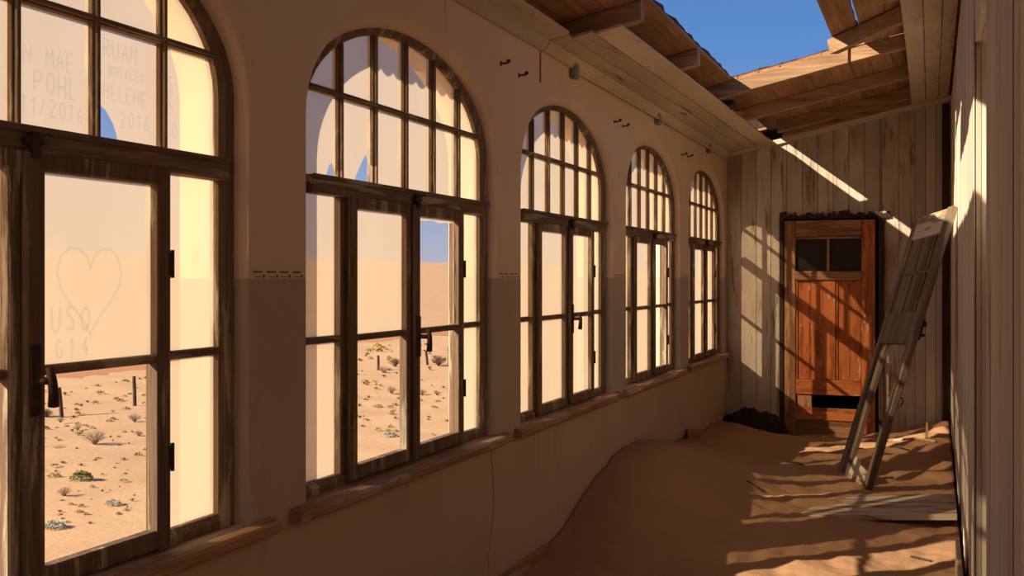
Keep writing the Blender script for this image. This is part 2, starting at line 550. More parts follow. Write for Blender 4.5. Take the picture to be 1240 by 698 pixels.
# ------------------------------------------------------------------ exterior ground, track, roof over
def ground_z(x, y):
    z = -1.0
    if x < -24: z += min((-24 - x) / 126.0, 1.0) * 7.4
    if x < -150: z -= (-150 - x) * .12
    z += .06 * noise.noise(Vector((x * .35, y * .35, 3.1)))
    if x < -60: z += .5 * noise.noise(Vector((x * .03, y * .022, 1.0))) * min((-60 - x) / 60, 1)
    if x < -130: z += .35 * noise.noise(Vector((x * .12, y * .12, 8.0)))
    return z
xs = [XO + .02 - .0]
v_ = XO
step = .22
while v_ > -190:
    v_ -= step; xs.append(v_); step *= 1.035
ys = []
v_ = -30.0
while v_ < 420:
    ys.append(v_)
    v_ += .3 if -2 < v_ < 26 else (.6 if -6 < v_ < 60 else 4.0)
def rough(x, y):
    if x < -26 or y > 60: return 0
    return .045 * noise.noise(Vector((x * 1.7, y * 1.7, .7))) + .022 * noise.noise(Vector((x * 5, y * 5, 4.)))
bm = nb()
G = [[bm.verts.new((x, y, ground_z(x, y) + rough(x, y))) for y in ys] for x in xs]
for i in range(len(xs) - 1):
    for j in range(len(ys) - 1):
        bm.faces.new((G[i][j], G[i][j + 1], G[i + 1][j + 1], G[i + 1][j]))
g = obj('ground', bm, M['ground'], kind='structure', smooth=True)
tag(g, 'pale desert sand plain rising to a low ridge beyond the windows', 'ground')
bm = nb()
RW = [-20.4, -21.2, -22.0, -22.8]
rv = [[bm.verts.new((x + .25 * noise.noise(Vector((0, y * .12, x))), y, ground_z(x, y) + (.025 if x in (-21.2, -22.0) else -.03))) for x in RW] for y in range(0, 200, 2)]
for a, b in zip(rv, rv[1:]):
    for i in range(3): bm.faces.new((a[i], a[i + 1], b[i + 1], b[i]))
tag(obj('dirt_track', bm, M['road'], kind='structure', smooth=True), 'orange sand track running past behind the fence posts', 'road')

# roof: rafters, boards, felt, scalloped fascia
roof = tag(empty('roof', (XL, 0, 2.98)), 'broken lean-to roof of rafters and bare boards open to the sky', 'roof', kind='structure')
RO = Vector((XL, 0, 2.98))
TILT = math.atan(.2147)
def deck_box(name, mat, x0, x1, y0, y1, h0, h1, parent=roof, jit=0.0, bev=0.0, label=None, skew=0.0):
    """box lying in the roof slope: x horizontal extents, h above the ceiling plane"""
    bm = nb()
    for_ = []
    vs = []
    for x in (x0, x1):
        for y in (y0, y1):
            for h in (h0, h1):
                yy = y + (R(-jit, jit)) + (skew if x == x1 else 0)
                vs.append(bm.verts.new((x, yy, ceil_z(x, h))))
    f = [(0, 1, 3, 2), (4, 6, 7, 5), (0, 4, 5, 1), (2, 3, 7, 6), (0, 2, 6, 4), (1, 5, 7, 3)]
    fs = [bm.faces.new([vs[i] for i in q]) for q in f]
    if bev: bmesh.ops.bevel(bm, geom=list(bm.edges), offset=bev, segments=1, affect='EDGES')
    sub(bm, RO)
    c = Vector((.5 * (x0 + x1), .5 * (y0 + y1), ceil_z(.5 * (x0 + x1), h0))) - RO
    return obj(name, bm, mat, parent, org=c, label=label)
RH = .118
for i, (y, xe, xs_) in enumerate(((.6, XR, XL), (1.95, XR, XL), (3.3, -1.47, XL), (4.65, -1.50, XL), (6.0, -1.56, XL), (7.45, -1.53, XL),
                           (8.80, -.62, XL), (10.13, XR, XL), (11.30, XR, -1.50), (11.30, -1.80, XL), (11.682, XR, -1.5))):
    deck_box('rafter', M['rafter'], xs_ + .002, xe, y, y + .085, .002, RH, bev=.004)
deck_box('rafter', M['rafter'], -.60, XR, 8.82, 8.905, .006, RH, bev=.004)
for y in (3.3, 4.65, 6.0, 7.2):
    deck_box('rafter', M['rafter'], -.95 if y < 6.5 else -.30, XR, y, y + .085, .002, RH, bev=.004)
# the broken rafter, twisted out of line
bm = nb()
pA, pB = Vector((-.70, 8.33, ceil_z(-.70, .055))), Vector((-.10, 7.86, ceil_z(-.10, .055)))
dv = (pB - pA).normalized(); up = Vector((-.21, 0, 1)).normalized(); sd = dv.cross(up).normalized(); up = sd.cross(dv)
mt = Matrix.Translation(pA) @ Matrix((dv, sd, up)).transposed().to_4x4()
box(bm, 0, (pB - pA).length, -.045, .045, -.055, .055, .004, mt)
sub(bm, RO)
obj('broken_rafter', bm, M['rafter'], roof, org=pA - RO, label='snapped rafter twisted out of line at the right of the hole')
def boards(x0, x1, ya, yb, wd=.138, ja=.0, jb=.0, holes=()):
    x = x0
    while x < x1 - .02:
        xe = min(x + wd, x1)
        a, b = ya + R(-ja, ja), yb + R(-jb, jb)
        segs = [(a, b)]
        for hx0, hx1, hy in holes:
            if abs(.5 * (x + xe) - .5 * (hx0 + hx1)) < .06: segs = hy
        for s0, s1 in segs:
            deck_box('roof_board', M['roof'], x + .002, xe - .002, s0, s1, RH + .001, RH + .024)
        x = xe
SL0, SL1 = -1.755, -1.645
boards(-2.68, SL0, Y0, 12.0, .137)
boards(SL0, SL1, 0, 0, .12, holes=((SL0, SL1, [(Y0, 10.16), (10.60, 10.74), (11.62, 12.0)]),))
boards(SL1, -1.53, Y0, 9.0, .115, jb=.03)
boards(SL1, XR + .1, 8.83, 12.0, .165, ja=.03)
boards(-.70, -.51, 6.55, 8.42, .186, jb=.03)
boards(-.50, XR + .1, 6.54, 8.815, .186, jb=.012)
boards(-1.08, XR + .1, 2.66, 6.53, .165)
boards(-1.54, XR + .1, -.70, 2.655, .165)  # unseen roof behind this stretch is left open to brighten the room
# felt sheets over the boards with crumbled edges
def felt(x0, x1, y0, y1):
    bm = nb()
    nx = max(2, int((x1 - x0) / .06)); ny = max(2, int((y1 - y0) / .12))
    g = []
    for i in range(nx + 1):
        row = []
        for j in range(ny + 1):
            x = x0 + (x1 - x0) * i / nx; y = y0 + (y1 - y0) * j / ny
            if i in (0, nx): x += R(-.01, .01)
            if j in (0, ny): y += R(-.012, .012)
            row.append((x, y, ceil_z(x, RH + .030) + R(0, .008)))
        g.append(row)
    top = [[bm.verts.new((p[0], p[1], p[2] + .012 + R(0, .01))) for p in r] for r in g]
    bot = [[bm.verts.new((p[0], p[1], ceil_z(p[0], RH + .026))) for p in r] for r in g]
    for i in range(nx):
        for j in range(ny):
            bm.faces.new((top[i][j], top[i + 1][j], top[i + 1][j + 1], top[i][j + 1]))
            bm.faces.new((bot[i][j], bot[i][j + 1], bot[i + 1][j + 1], bot[i + 1][j]))
    for i in range(nx):
        for j in (0, ny): bm.faces.new((top[i][j], top[i + 1][j], bot[i + 1][j], bot[i][j]))
    for j in range(ny):
        for i in (0, nx): bm.faces.new((top[i][j], top[i][j + 1], bot[i][j + 1], bot[i][j]))
    sub(bm, RO)
    obj('roofing_felt', bm, M['felt'], roof)
felt(-2.66, SL0 - .025, Y0, 11.98)
felt(SL0 + .002, -1.54, Y0, 8.95); felt(SL0 - .003, SL1, 8.97, 10.14)
felt(SL1 + .02, XR + .1, 8.87, 11.98)
felt(-.69, -.52, 6.6, 8.36); felt(-.49, XR + .1, 6.6, 8.78); felt(-1.06, XR + .1, 2.7, 6.45); felt(-1.53, XR + .1, -.66, 2.66)
# scalloped eaves fascia outside
bm = nb()
pts = []
y = Y0
top = ceil_z(-2.69, RH + .03)
lower = []
while y < L + .1:
    for k in range(6):
        t = k / 6
        lower.append((y + t * .11, 2.885 + .022 * (1 - abs(math.sin(math.pi * t)))))
    y += .11
for (ya, za), (yb, zb) in zip(lower, lower[1:]):
    A = [bm.verts.new(p) for p in ((-2.69, ya, za), (-2.69, yb, zb), (-2.69, yb, top), (-2.69, ya, top))]
    Bq = [bm.verts.new(p) for p in ((-2.712, ya, za), (-2.712, yb, zb), (-2.712, yb, top), (-2.712, ya, top))]
    bm.faces.new(A); bm.faces.new(Bq[::-1]); bm.faces.new((A[0], A[1], Bq[1], Bq[0])); bm.faces.new((A[2], A[3], Bq[3], Bq[2]))
bmesh.ops.remove_doubles(bm, verts=bm.verts, dist=.0005)
sub(bm, RO)
obj('scalloped_fascia', bm, M['frame_y'], roof)
# hanging splinters / wires
for (x, y, h, dx, dy, dz) in ((-.93, 10.10, .11, .17, -.05, -.10), (-.42, 8.10, .02, .12, -.1, -.09), (-1.40, 10.9, .11, .22, .35, -.07)):
    p = Vector((x, y, ceil_z(x, h)))
    bm = nb(); tube(bm, [p, p + Vector((dx * .5, dy * .4, dz * .6)), p + Vector((dx, dy, dz))], .004, 4)
    sub(bm, RO)
    obj('wire', bm, M['stake'], roof)

# ------------------------------------------------------------------ ceiling boards under the rafters
ceiling = tag(empty('ceiling', (XL, 0, 2.97)), 'remaining strips of cream painted ceiling boards along both walls', 'ceiling', kind='structure')
CO = Vector((XL, 0, 2.97))
def ceil_board(x0, x1, y0, y1, sag=0.0, bow=0.0, mat=None, ny=14, tail=0.0, tail0=None):
    bm = nb(); rows = []
    for j in range(ny + 1):
        t = j / ny; y = y0 + (y1 - y0) * t
        s = -sag * math.sin(math.pi * t); b = -bow * math.sin(math.pi * t) + tail * t
        row = []
        for x, h in ((x0, -.016), (x1, -.016), (x1, -.001), (x0, -.001)):
            xx = x + b if x == x1 or tail0 is None else x + b - tail * t + tail0 * t
            row.append(bm.verts.new((xx, y, ceil_z(xx, h) + s)))
        rows.append(row)
    for a, b in zip(rows, rows[1:]):
        for i in range(4): bm.faces.new((a[i], a[(i + 1) % 4], b[(i + 1) % 4], b[i]))
    bm.faces.new(rows[0][::-1]); bm.faces.new(rows[-1])
    c = Vector((x0, y0, ceil_z(x0))) - CO
    sub(bm, CO)
    return obj('ceiling_board', bm, mat or M['ceil'], ceiling, org=c)
ceil_board(-2.06, -1.925, Y0, 5.80)
ceil_board(-2.06, -1.946, 5.815, L - .04, tail=.05, tail0=0)
ceil_board(-1.938, -1.824, 5.90, L - .04, tail=.05)
ceil_board(-1.815, -1.665, 5.96, L - .04, tail=.055)
for x0, x1, yy in ((-.205, -.077, 5.0), (-.071, .043, 4.6), (.049, .140, 4.2)):
    ceil_board(x0, x1, yy, L - .04, sag=.004, bow=-.012, mat=M['ceil'])
for a, b in ((Y0, 5.80), (5.815, L - .04)):
    bm = nb()
    prism(bm, [(XL, ceil_z(XL) - .065), (XL + .022, ceil_z(XL) - .062), (XL + .05, ceil_z(XL) - .02), (XL + .055, ceil_z(XL) - .002), (XL, ceil_z(XL) - .002)], 'y', a, b)
    sub(bm, CO)
    obj('cove_moulding', bm, M['cove'], ceiling, label=None)

# ------------------------------------------------------------------ windows
GX = -2.185
def arch(y, a, b): 
    u = y / a
    return SPR + b * math.sqrt(max(0.0, 1 - u * u))
def pane_poly(y0, y1, z0, z1, a=.836, b=.456, n=9):
    top = []
    for i in range(n + 1):
        y = y0 + (y1 - y0) * i / n
        if abs(y) > a: continue
        z = min(z1, arch(y, a, b)) if z1 > SPR else z1
        if z <= z0 + .002: continue
        top.append((y, z))
    # refine end where the arch meets the bottom edge
    if z1 > SPR:
        yc = None
        if z0 > SPR:
            yc = a * math.sqrt(max(0, 1 - ((z0 - SPR) / b) ** 2))
            if y1 > 0 and yc < y1: top.append((yc, z0 + .002))
            if y0 < 0 and -yc > y0: top.insert(0, (-yc, z0 + .002))
    ya, yb = top[0][0], top[-1][0]
    return [(ya, z0), (yb, z0)] + top[::-1]
def pane_mesh(poly, x=GX):
    bm = nb()
    bm.faces.new([bm.verts.new((x - WL.x, y, z - WL.z)) for y, z in poly])
    me = bpy.data.meshes.new('pane'); bm.to_mesh(me); bm.free(); me.materials.append(M['frost'])
    return me
WL = Vector((-2.19, 0, .80))
def wmesh(name, bm, mat, bev=0.0, smooth=False):
    sub(bm, WL)
    return mesh(bm, name, mat, smooth)

# shared meshes -------------------------------------------------------------
def ring_frame():
    bm = nb()
    n = 28
    def ring(a, b, zb):
        pts = [(-a, zb)]
        for i in range(n + 1):
            t = math.pi - math.pi * i / n
            pts.append((a * math.cos(t), SPR + b * math.sin(t)))
        return pts + [(a, zb)]
    o_, i_ = ring(.898, .513, SILL), ring(.825, .446, SILL + .05)
    i2 = ring(.845, .466, SILL + .03)
    prof = [(o_, -2.15), (i2, -2.15), (i_, -2.165), (i_, -2.198), (o_, -2.198)]
    vr = [[bm.verts.new((x, y, z)) for y, z in r] for r, x in prof]
    m_ = len(o_)
    for k in range(len(vr)):
        r0, r1 = vr[k], vr[(k + 1) % len(vr)]
        for i in range(m_):
            j = (i + 1) % m_
            bm.faces.new((r0[i], r0[j], r1[j], r1[i]))
    return wmesh('frame', bm, M['frame'])
ME = {'frame': ring_frame()}
def prof_bar_y(y0, y1, z0, z1, xr, xo, name='rail', mat='frame_y', bev=.006):
    bm = nb(); box(bm, xo, xr, y0, y1, z0, z1, bev); return wmesh(name, bm, M[mat])
ME['transom'] = prof_bar_y(-.838, .838, 1.935, 2.002, -2.122, -2.198, 'transom', bev=.010)
bm = nb(); box(bm, -2.112, -2.122, -.84, .84, 1.985, 2.004, .003); sub(bm, WL); ME['transom_lip'] = mesh(bm, 'transom_lip', M['frame_y'])
ME['mullion'] = []
for s in (-1, 1):
    bm = nb(); box(bm, -2.196, -2.152, s * .545 - .034, s * .545 + .034, SILL + .045, 1.937, .006); ME['mullion'].append(wmesh('mullion', bm, M['frame']))
ME['muntin'] = []
for k in (-2, -1, 0, 1, 2):
    bm = nb(); yy = .28 * k
    zt = arch(abs(yy) + .01, .835, .45)
    box(bm, -2.200, -2.168, yy - .0115, yy + .0115, 1.999, zt, .003)
    box(bm, -2.168, -2.155, yy - .006, yy + .006, 1.999, zt, .002)
    ME['muntin'].append(wmesh('glazing_bar', bm, M['frame']))
bm = nb(); box(bm, -2.199, -2.166, -.80, .80, 2.326, 2.350, .003); box(bm, -2.166, -2.154, -.795, .795, 2.332, 2.344, .002)
ME['archrail'] = wmesh('glazing_bar', bm, M['frame_y'])
ME['siderail'] = []
for s in (-1, 1):
    a, b = sorted((s * .575, s * .825))
    ME['siderail'].append(prof_bar_y(a, b, 1.368, 1.394, -2.158, -2.198, 'glazing_bar', bev=.004))
ME['casement'] = []; ME['casrail'] = []; ME['hinge'] = []
for s in (-1, 1):
    bm = nb()
    def sb(y0, y1, z0, z1):
        a, b = sorted((s * y0, s * y1)); box(bm, -2.170, -2.128, a, b, z0, z1, .005)
        # bevelled glazing bead
    sb(.006, .060, .815, 1.948); sb(.490, .548, .815, 1.948)
    sb(.060, .490, .815, .872); sb(.060, .490, 1.893, 1.948)
    ME['casement'].append(wmesh('casement', bm, M['frame']))
    a, b = sorted((s * .058, s * .492))
    ME['casrail'].append(prof_bar_y(a, b, 1.366, 1.392, -2.135, -2.170, 'glazing_bar', bev=.004))
    bm = nb()
    for z in (1.08, 1.66):
        tube(bm, [(-2.127, s * .552, z - .042), (-2.127, s * .552, z + .042)], .006, 6)
        a, b = sorted((s * .535, s * .552)); box(bm, -2.1285, -2.126, a, b, z - .035, z + .035)
    ME['hinge'].append(wmesh('hinges', bm, M['iron']))
bm = nb(); box(bm, -2.128, -2.106, -.026, .026, .83, 1.94, .006)
ME['astragal'] = wmesh('meeting_strip', bm, M['frame'])
bm = nb()   # espagnolette handle: back plate, neck, drop lever and top keeper
box(bm, -2.106, -2.099, -.016, .016, 1.27, 1.45, .002)
tube(bm, [(-2.10, 0, 1.36), (-2.058, .002, 1.36)], .010, 8)
tube(bm, [(-2.058, .0, 1.395), (-2.052, .004, 1.36), (-2.056, .012, 1.325), (-2.060, .016, 1.295)], .010, 8, .014)
ME['handle'] = wmesh('handle', bm, M['iron'], smooth=True)
bm = nb()
box(bm, -2.122, -2.100, -.03, .03, 1.955, 1.97, .002); box(bm, -2.125, -2.095, -.012, .012, 1.92, 1.985, .003)
tube(bm, [(-2.10, 0, 1.97), (-2.085, .02, 1.985), (-2.09, .04, 1.98)], .005, 6)
ME['latch'] = wmesh('latch', bm, M['iron'])
def sill_mesh(seed):
    random.seed(seed)
    bm = nb(); n = 22
    rows = []
    for i in range(n + 1):
        y = -1.02 + 2.04 * i / n
        inside = abs(y) < .90
        xb = -2.165 if inside else XL + .0005
        j = R(-.0025, .0025)
        row = [(xb, .806), (-2.062 + j, .795 + R(-.002, .002)), (-2.052 + j, .786), (-2.053 + j, .762 + R(-.002, .002)), (-2.064, .755), (xb if not inside else -2.10, .757)]
        rows.append([bm.verts.new((a, y, z)) for a, z in row])
    for a, b in zip(rows, rows[1:]):
        for i in range(6): bm.faces.new((a[i], a[(i + 1) % 6], b[(i + 1) % 6], b[i]))
    bm.faces.new(rows[0][::-1]); bm.faces.new(rows[-1])
    sub(bm, WL)
    return mesh(bm, 'sill', M['sill'])

COLS = [(-.822, -.56), (-.56, -.28), (-.28, 0), (0, .28), (.28, .56), (.56, .822)]
ROWS = [(2.0, 2.338), (2.338, 2.68)]
SPECIAL = {   # hand-made broken panes: (window, kind)
    (2, 'arch', 0, 0): [(-.822, 2.0), (-.66, 2.0), (-.64, 2.015), (-.615, 2.055), (-.60, 2.068), (-.585, 2.05), (-.575, 2.03), (-.565, 2.01), (-.56, 2.01), (-.56, 2.338), (-.80, 2.338), (-.822, 2.25)],
    (2, 'arch', 1, 0): [(-.56, 2.0), (-.43, 2.0), (-.395, 2.05), (-.355, 2.10), (-.325, 2.128), (-.315, 2.105), (-.30, 2.09), (-.28, 2.085), (-.28, 2.338), (-.56, 2.338)],
    (1, 'arch', 4, 0): [(.385, 2.0), (.56, 2.0), (.56, 2.338), (.28, 2.338), (.28, 2.115), (.30, 2.112), (.335, 2.095), (.365, 2.06), (.38, 2.03)],
    (3, 'cas', 1, 0): [(.10, .86), (.49, .86), (.49, 1.38), (.05, 1.38), (.05, 1.30), (.085, 1.18), (.09, 1.0)],
}
EMPTY = {(1, 'cas', 1, 0), (1, 'cas', 0, 0), (2, 'cas', 0, 0), (2, 'cas', 1, 0), (2, 'cas', 1, 1), (4, 'cas', 1, 0), (4, 'cas', 1, 1)}
pane_cache = {}
def get_pane(key, poly, x=GX):
    if key not in pane_cache: pane_cache[key] = pane_mesh(poly, x)
    return pane_cache[key]
WLAB = {1: 'nearest arched window, cut off at the left edge, writing fingered on its frosted panes',
        2: 'second arched window from the viewer, with three open panes showing desert and two chipped panes',
        3: 'middle arched window, all panes frosted, iron lever handle at centre',
        4: 'fourth arched window from the viewer with a glassless right casement and no handle',
        5: 'farthest and smallest looking arched window, beside the boarded end wall'}
WLAB[6] = 'unseen arched window added just behind the viewer to let in light'; WLAB[7] = 'unseen arched window added far behind the viewer to let in light, last of the row'
WIN = {}
for wi, c in [(k - 1, c) for k, c in enumerate(CENTRES)][2:] + [(6, CENTRES[1]), (7, CENTRES[0])]:
    w = tag(empty('window_%d' % wi, (WL.x, c, WL.z)), WLAB[wi], 'window', kind='structure')
    WIN[wi] = w
    obj('frame', ME['frame'], None, w)
    obj('transom', ME['transom'], None, w)
    obj('transom_lip', ME['transom_lip'], None, w)
    for me in ME['mullion']: obj('mullion', me, None, w)
    for me in ME['muntin']: obj('glazing_bar', me, None, w)
    obj('glazing_bar', ME['archrail'], None, w)
    for me in ME['siderail']: obj('glazing_bar', me, None, w)
    obj('sill', sill_mesh(wi), None, w)
    for ci, (a, b) in enumerate(COLS):
        for ri, (z0, z1) in enumerate(ROWS):
            key = ('arch', ci, ri)
            if (wi, *key) in SPECIAL:
                obj('pane', pane_mesh(SPECIAL[(wi, *key)]), None, w, label='frosted pane with a broken lower corner')
            else: obj('pane', get_pane(key, pane_poly(a, b, z0, z1)), None, w)
    for si, s in enumerate((-1, 1)):
        a, b = sorted((s * .572, s * .826))
        for ri, (z0, z1) in enumerate(((.845, 1.381), (1.381, 1.94))):
            obj('pane', get_pane(('side', si, ri), [(a, z0), (b, z0), (b, z1), (a, z1)]), None, w)
        cas = obj('casement', ME['casement'][si], None, w)
        obj('glazing_bar', ME['casrail'][si], None, cas)
        obj('hinges', ME['hinge'][si], None, cas)
        a, b = sorted((s * .055, s * .495))
        for ri, (z0, z1) in enumerate(((.866, 1.379), (1.379, 1.90))):
            k4 = (wi, 'cas', si, ri)
            if k4 in EMPTY: continue
            if k4 in SPECIAL:
                obj('pane', pane_mesh(SPECIAL[k4], -2.157), None, cas); continue
            obj('pane', get_pane(('cas', si, ri), [(a, z0), (b, z0), (b, z1), (a, z1)], -2.157), None, cas)
    obj('meeting_strip', ME['astragal'], None, w)
    if wi <= 3:
        obj('handle', ME['handle'], None, w)
    obj('latch', ME['latch'], None, w)
# ragged shards left in the glassless casement of window 2
random.seed(21)
def shards(wi, si, edges):
    cas = [ch for ch in WIN[wi].children if ch.name.startswith('casement')][si]
    for (p0, p1, depth) in edges:
        n = 9
        pts = [p0, p1]
        d = Vector((p1[0] - p0[0], p1[1] - p0[1])); nrm = Vector((-d.y, d.x)).normalized()
        rag = []
        for i in range(n + 1):
            t = 1 - i / n
            q = Vector(p0) + d * t + nrm * (R(.25, 1) * depth)
            rag.append((q.x, q.y))
        me = pane_mesh(pts + rag, -2.157)
        obj('glass_shard', me, None, cas)
shards(2, 1, [((.49, 1.893), (.06, 1.893), .022), ((.49, 1.40), (.49, 1.893), .012)])

# finger writing on the frosted panes ---------------------------------------
GL = {'R': [[(0, 0), (0, 1), (.7, .9), (.65, .55), (0, .5)], [(.2, .5), (.8, 0)]], 'U': [[(0, 1), (.05, .15), (.4, 0), (.7, .2), (.75, 1)]],
      'A': [[(0, 0), (.4, 1), (.8, 0)], [(.15, .4), (.65, .4)]], 'N': [[(0, 0), (0, 1), (.75, 0), (.75, 1)]],
      'B': [[(0, 0), (0, 1), (.6, .9), (.55, .55), (0, .5)], [(.55, .5), (.7, .2), (0, 0)]], 'C': [[(.75, .9), (.2, .95), (0, .5), (.2, .05), (.75, .1)]],
      'K': [[(0, 0), (0, 1)], [(.7, 1), (.05, .5), (.75, 0)]], 'L': [[(0, 1), (0, 0), (.65, .02)]], 'E': [[(.7, 1), (0, 1), (0, 0), (.7, 0)], [(0, .5), (.55, .5)]],
      'Y': [[(0, 1), (.4, .5), (.8, 1)], [(.4, .5), (.35, 0)]], 'H': [[(0, 0), (0, 1)], [(.7, 0), (.7, 1)], [(0, .5), (.7, .5)]],
      'M': [[(0, 0), (.1, 1), (.4, .3), (.75, 1), (.85, 0)]], 'P': [[(0, 0), (0, 1), (.65, .9), (.65, .55), (0, .45)]],
      'O': [[(.4, 1), (.05, .7), (.1, .2), (.45, 0), (.75, .3), (.7, .8), (.4, 1)]], 'S': [[(.7, .9), (.2, 1), (.05, .7), (.6, .4), (.6, .05), (0, .1)]],
      '2': [[(0, .8), (.3, 1), (.65, .75), (.1, .1), (0, 0), (.7, .02)]], '0': [[(.4, 1), (.05, .7), (.1, .2), (.45, 0), (.7, .3), (.65, .8), (.4, 1)]],
      '1': [[(.2, .8), (.4, 1), (.35, 0)]], '6': [[(.55, 1), (.1, .5), (.1, .1), (.5, 0), (.65, .3), (.15, .4)]], '4': [[(.5, 0), (.5, 1), (0, .35), (.75, .35)]],
      'T': [[(0, 1), (.8, 1)], [(.4, 1), (.4, 0)]], 'G': [[(.7, .9), (.2, .95), (0, .5), (.2, .05), (.7, .1), (.7, .45), (.4, .45)]], '/': [[(0, 0), (.5, 1)]], ' ': []}
def strokes(bm, lines, x, wid):
    for pts in lines:
        # smooth the polyline
        P = [Vector(p) for p in pts]
        Q = []
        for i in range(len(P) - 1):
            for t in (0, .5): Q.append(P[i].lerp(P[i + 1], t))
        Q.append(P[-1])
        P = Q
        Lf, Rt = [], []
        for i, p in enumerate(P):
            d = (P[min(i + 1, len(P) - 1)] - P[max(i - 1, 0)]).normalized()
            nrm = Vector((-d.y, d.x)) * wid * .5
            Lf.append(bm.verts.new((x, p.x + nrm.x, p.y + nrm.y))); Rt.append(bm.verts.new((x, p.x - nrm.x, p.y - nrm.y)))
        for i in range(len(P) - 1): bm.faces.new((Lf[i], Lf[i + 1], Rt[i + 1], Rt[i]))
def text(bm, s, y, z, hgt, x, wid=.008, sp=1.15, asp=.62):
    for ch in s:
        jz = R(-.04, .04) * hgt
        strokes(bm, [[(y + px * hgt * asp, z + pz * hgt + jz) for px, pz in st] for st in GL[ch]], x, wid)
        y += hgt * asp * sp
xw = GX + .0015
bm = nb()
text(bm, 'RUAN', .325, 2.245, .052, xw, .007); text(bm, 'BUCKLEY', .350, 2.195, .030, xw, .005)
text(bm, 'HELENE', .325, 2.125, .044, xw, .006); text(bm, '2016', .395, 2.055, .046, xw, .006)
text(bm, 'N MAE', .04, 2.175, .052, xw, .006); text(bm, 'POHL', .075, 2.105, .058, xw, .007); text(bm, '11/2016', .03, 2.045, .046, xw, .006)
text(bm, 'S', .60, 2.19, .05, xw, .005); text(bm, 'K', .60, 2.135, .05, xw, .005); text(bm, 'O', .62, 2.05, .045, xw, .006)
text(bm, 'C1', .30, 2.46, .12, xw, .008)
sub(bm, WL)
obj('finger_writing', mesh(bm, 'finger_writing', M['wipe']), None, WIN[1], label='names and year written by finger in the dust')
xw = -2.155
bm = nb()
heart = []
for i in range(25):
    t = 2 * math.pi * i / 24
    heart.append((.245 + .115 * math.sin(t) ** 3 * 1.05, 1.60 + .0085 * (13 * math.cos(t) - 5 * math.cos(2 * t) - 2 * math.cos(3 * t) - math.cos(4 * t))))
strokes(bm, [heart], xw, .008)
text(bm, 'USO', .105, 1.475, .065, xw, .010, 1.3); text(bm, 'G14', .12, 1.405, .05, xw, .008, 1.5)
sub(bm, WL)
cas1 = [ch for ch in WIN[1].children if ch.name.startswith('casement')][1]
obj('finger_writing', mesh(bm, 'finger_writing', M['wipe']), None, cas1, label='heart and letters written by finger in the dust')

# ------------------------------------------------------------------ red door in the end wall
door = tag(empty('door_1', (.5 * (DX0 + DX1), L, -.10)), 'worn orange-red panelled door with two small panes and a missing bottom panel', 'door', kind='structure')
DO = Vector((.5 * (DX0 + DX1), L, -.10))
def dpart(name, mat, x0, x1, z0, z1, y0, y1, bev=.006, parent=None, label=None):
    bm = nb(); box(bm, x0, x1, y0, y1, z0, z1, bev); sub(bm, DO)
    return obj(name, bm, M[mat], parent or door, label=label)
# casing and jambs
dpart('casing', 'char', DX0 - .035, DX0 + .012, -.2, DZ + .03, L - .03, L - .006, label='charred door casing')
dpart('casing', 'char', DX1 - .012, DX1 + .045, -.2, DZ + .03, L - .03, L - .006, label='charred door casing')
bm = nb()
x = DX0 - .03
random.seed(5)
while x < DX1 + .07:
    wv = R(.012, .03); box(bm, x, x + wv, L - .034, L - .006, DZ - .01 + R(0, .01), DZ + .045 + R(-.02, .035)); x += wv + .003
sub(bm, DO)
obj('head_casing', bm, M['char'], door, label='charred ragged head of the door casing')
yF, yB = L - .020, L + .025
dpart('stile', 'door_bare', DX0 + .016, DX0 + .135, -.15, 2.225, yF, yB, label='left stile with paint worn off')
dpart('stile', 'door', -.695, -.56, -.15, 2.225, yF, yB)
dpart('top_rail', 'door_bare_x', DX0 + .137, -.697, 2.05, 2.225, yF, yB, label='bare top rail')
dpart('glazing_bead', 'door_bare_x', DX0 + .137, -.697, 2.026, 2.048, yF - .01, yB - .005, .004)
dpart('lock_rail', 'door_bare_x', DX0 + .12, -.685, 1.585, 1.685, yF - .022, yB, .012, label='moulded lock rail')
dpart('glazing_bar', 'door_bare', -1.045, -1.015, 1.687, 2.024, yF, yB - .01)
for a, b in ((DX0 + .137, -1.047), (-1.013, -.697)):
    bm = nb(); box(bm, a, b, L + .008, L + .012, 1.687, 2.024); sub(bm, DO); obj('pane', bm, M['dirty'], door)
dpart('centre_muntin', 'door', -1.085, -.955, .535, 1.583, yF, yB)
dpart('bottom_rail', 'door_x', DX0 + .137, -.697, .375, .533, yF, yB)
for a, b in ((DX0 + .137, -1.087), (-.953, -.697)):
    p = dpart('panel', 'door', a, b, .535, 1.583, L + .002, L + .020, .003)
    m_ = .5 * (a + b)
    dpart('bead', 'door', m_ - .008, m_ + .008, .56, 1.56, L - .004, L + .004, .002, p and None)
    for e0, e1 in ((a, a + .022), (b - .022, b)):
        dpart('moulding', 'door', e0, e1, .537, 1.581, L - .010, L + .004, .005)
dpart('lower_rail', 'door_x', DX0 + .137, -.697, .105, .235, yF, yB)
dpart('lower_panel', 'door_bare_x', DX0 + .137, -.697, -.15, .103, L + .0, L + .018, .004)
dpart('panel_remnant', 'door_bare', DX0 + .14, DX0 + .30, .237, .373, L + .004, L + .016, .003, label='broken piece of the missing bottom panel')
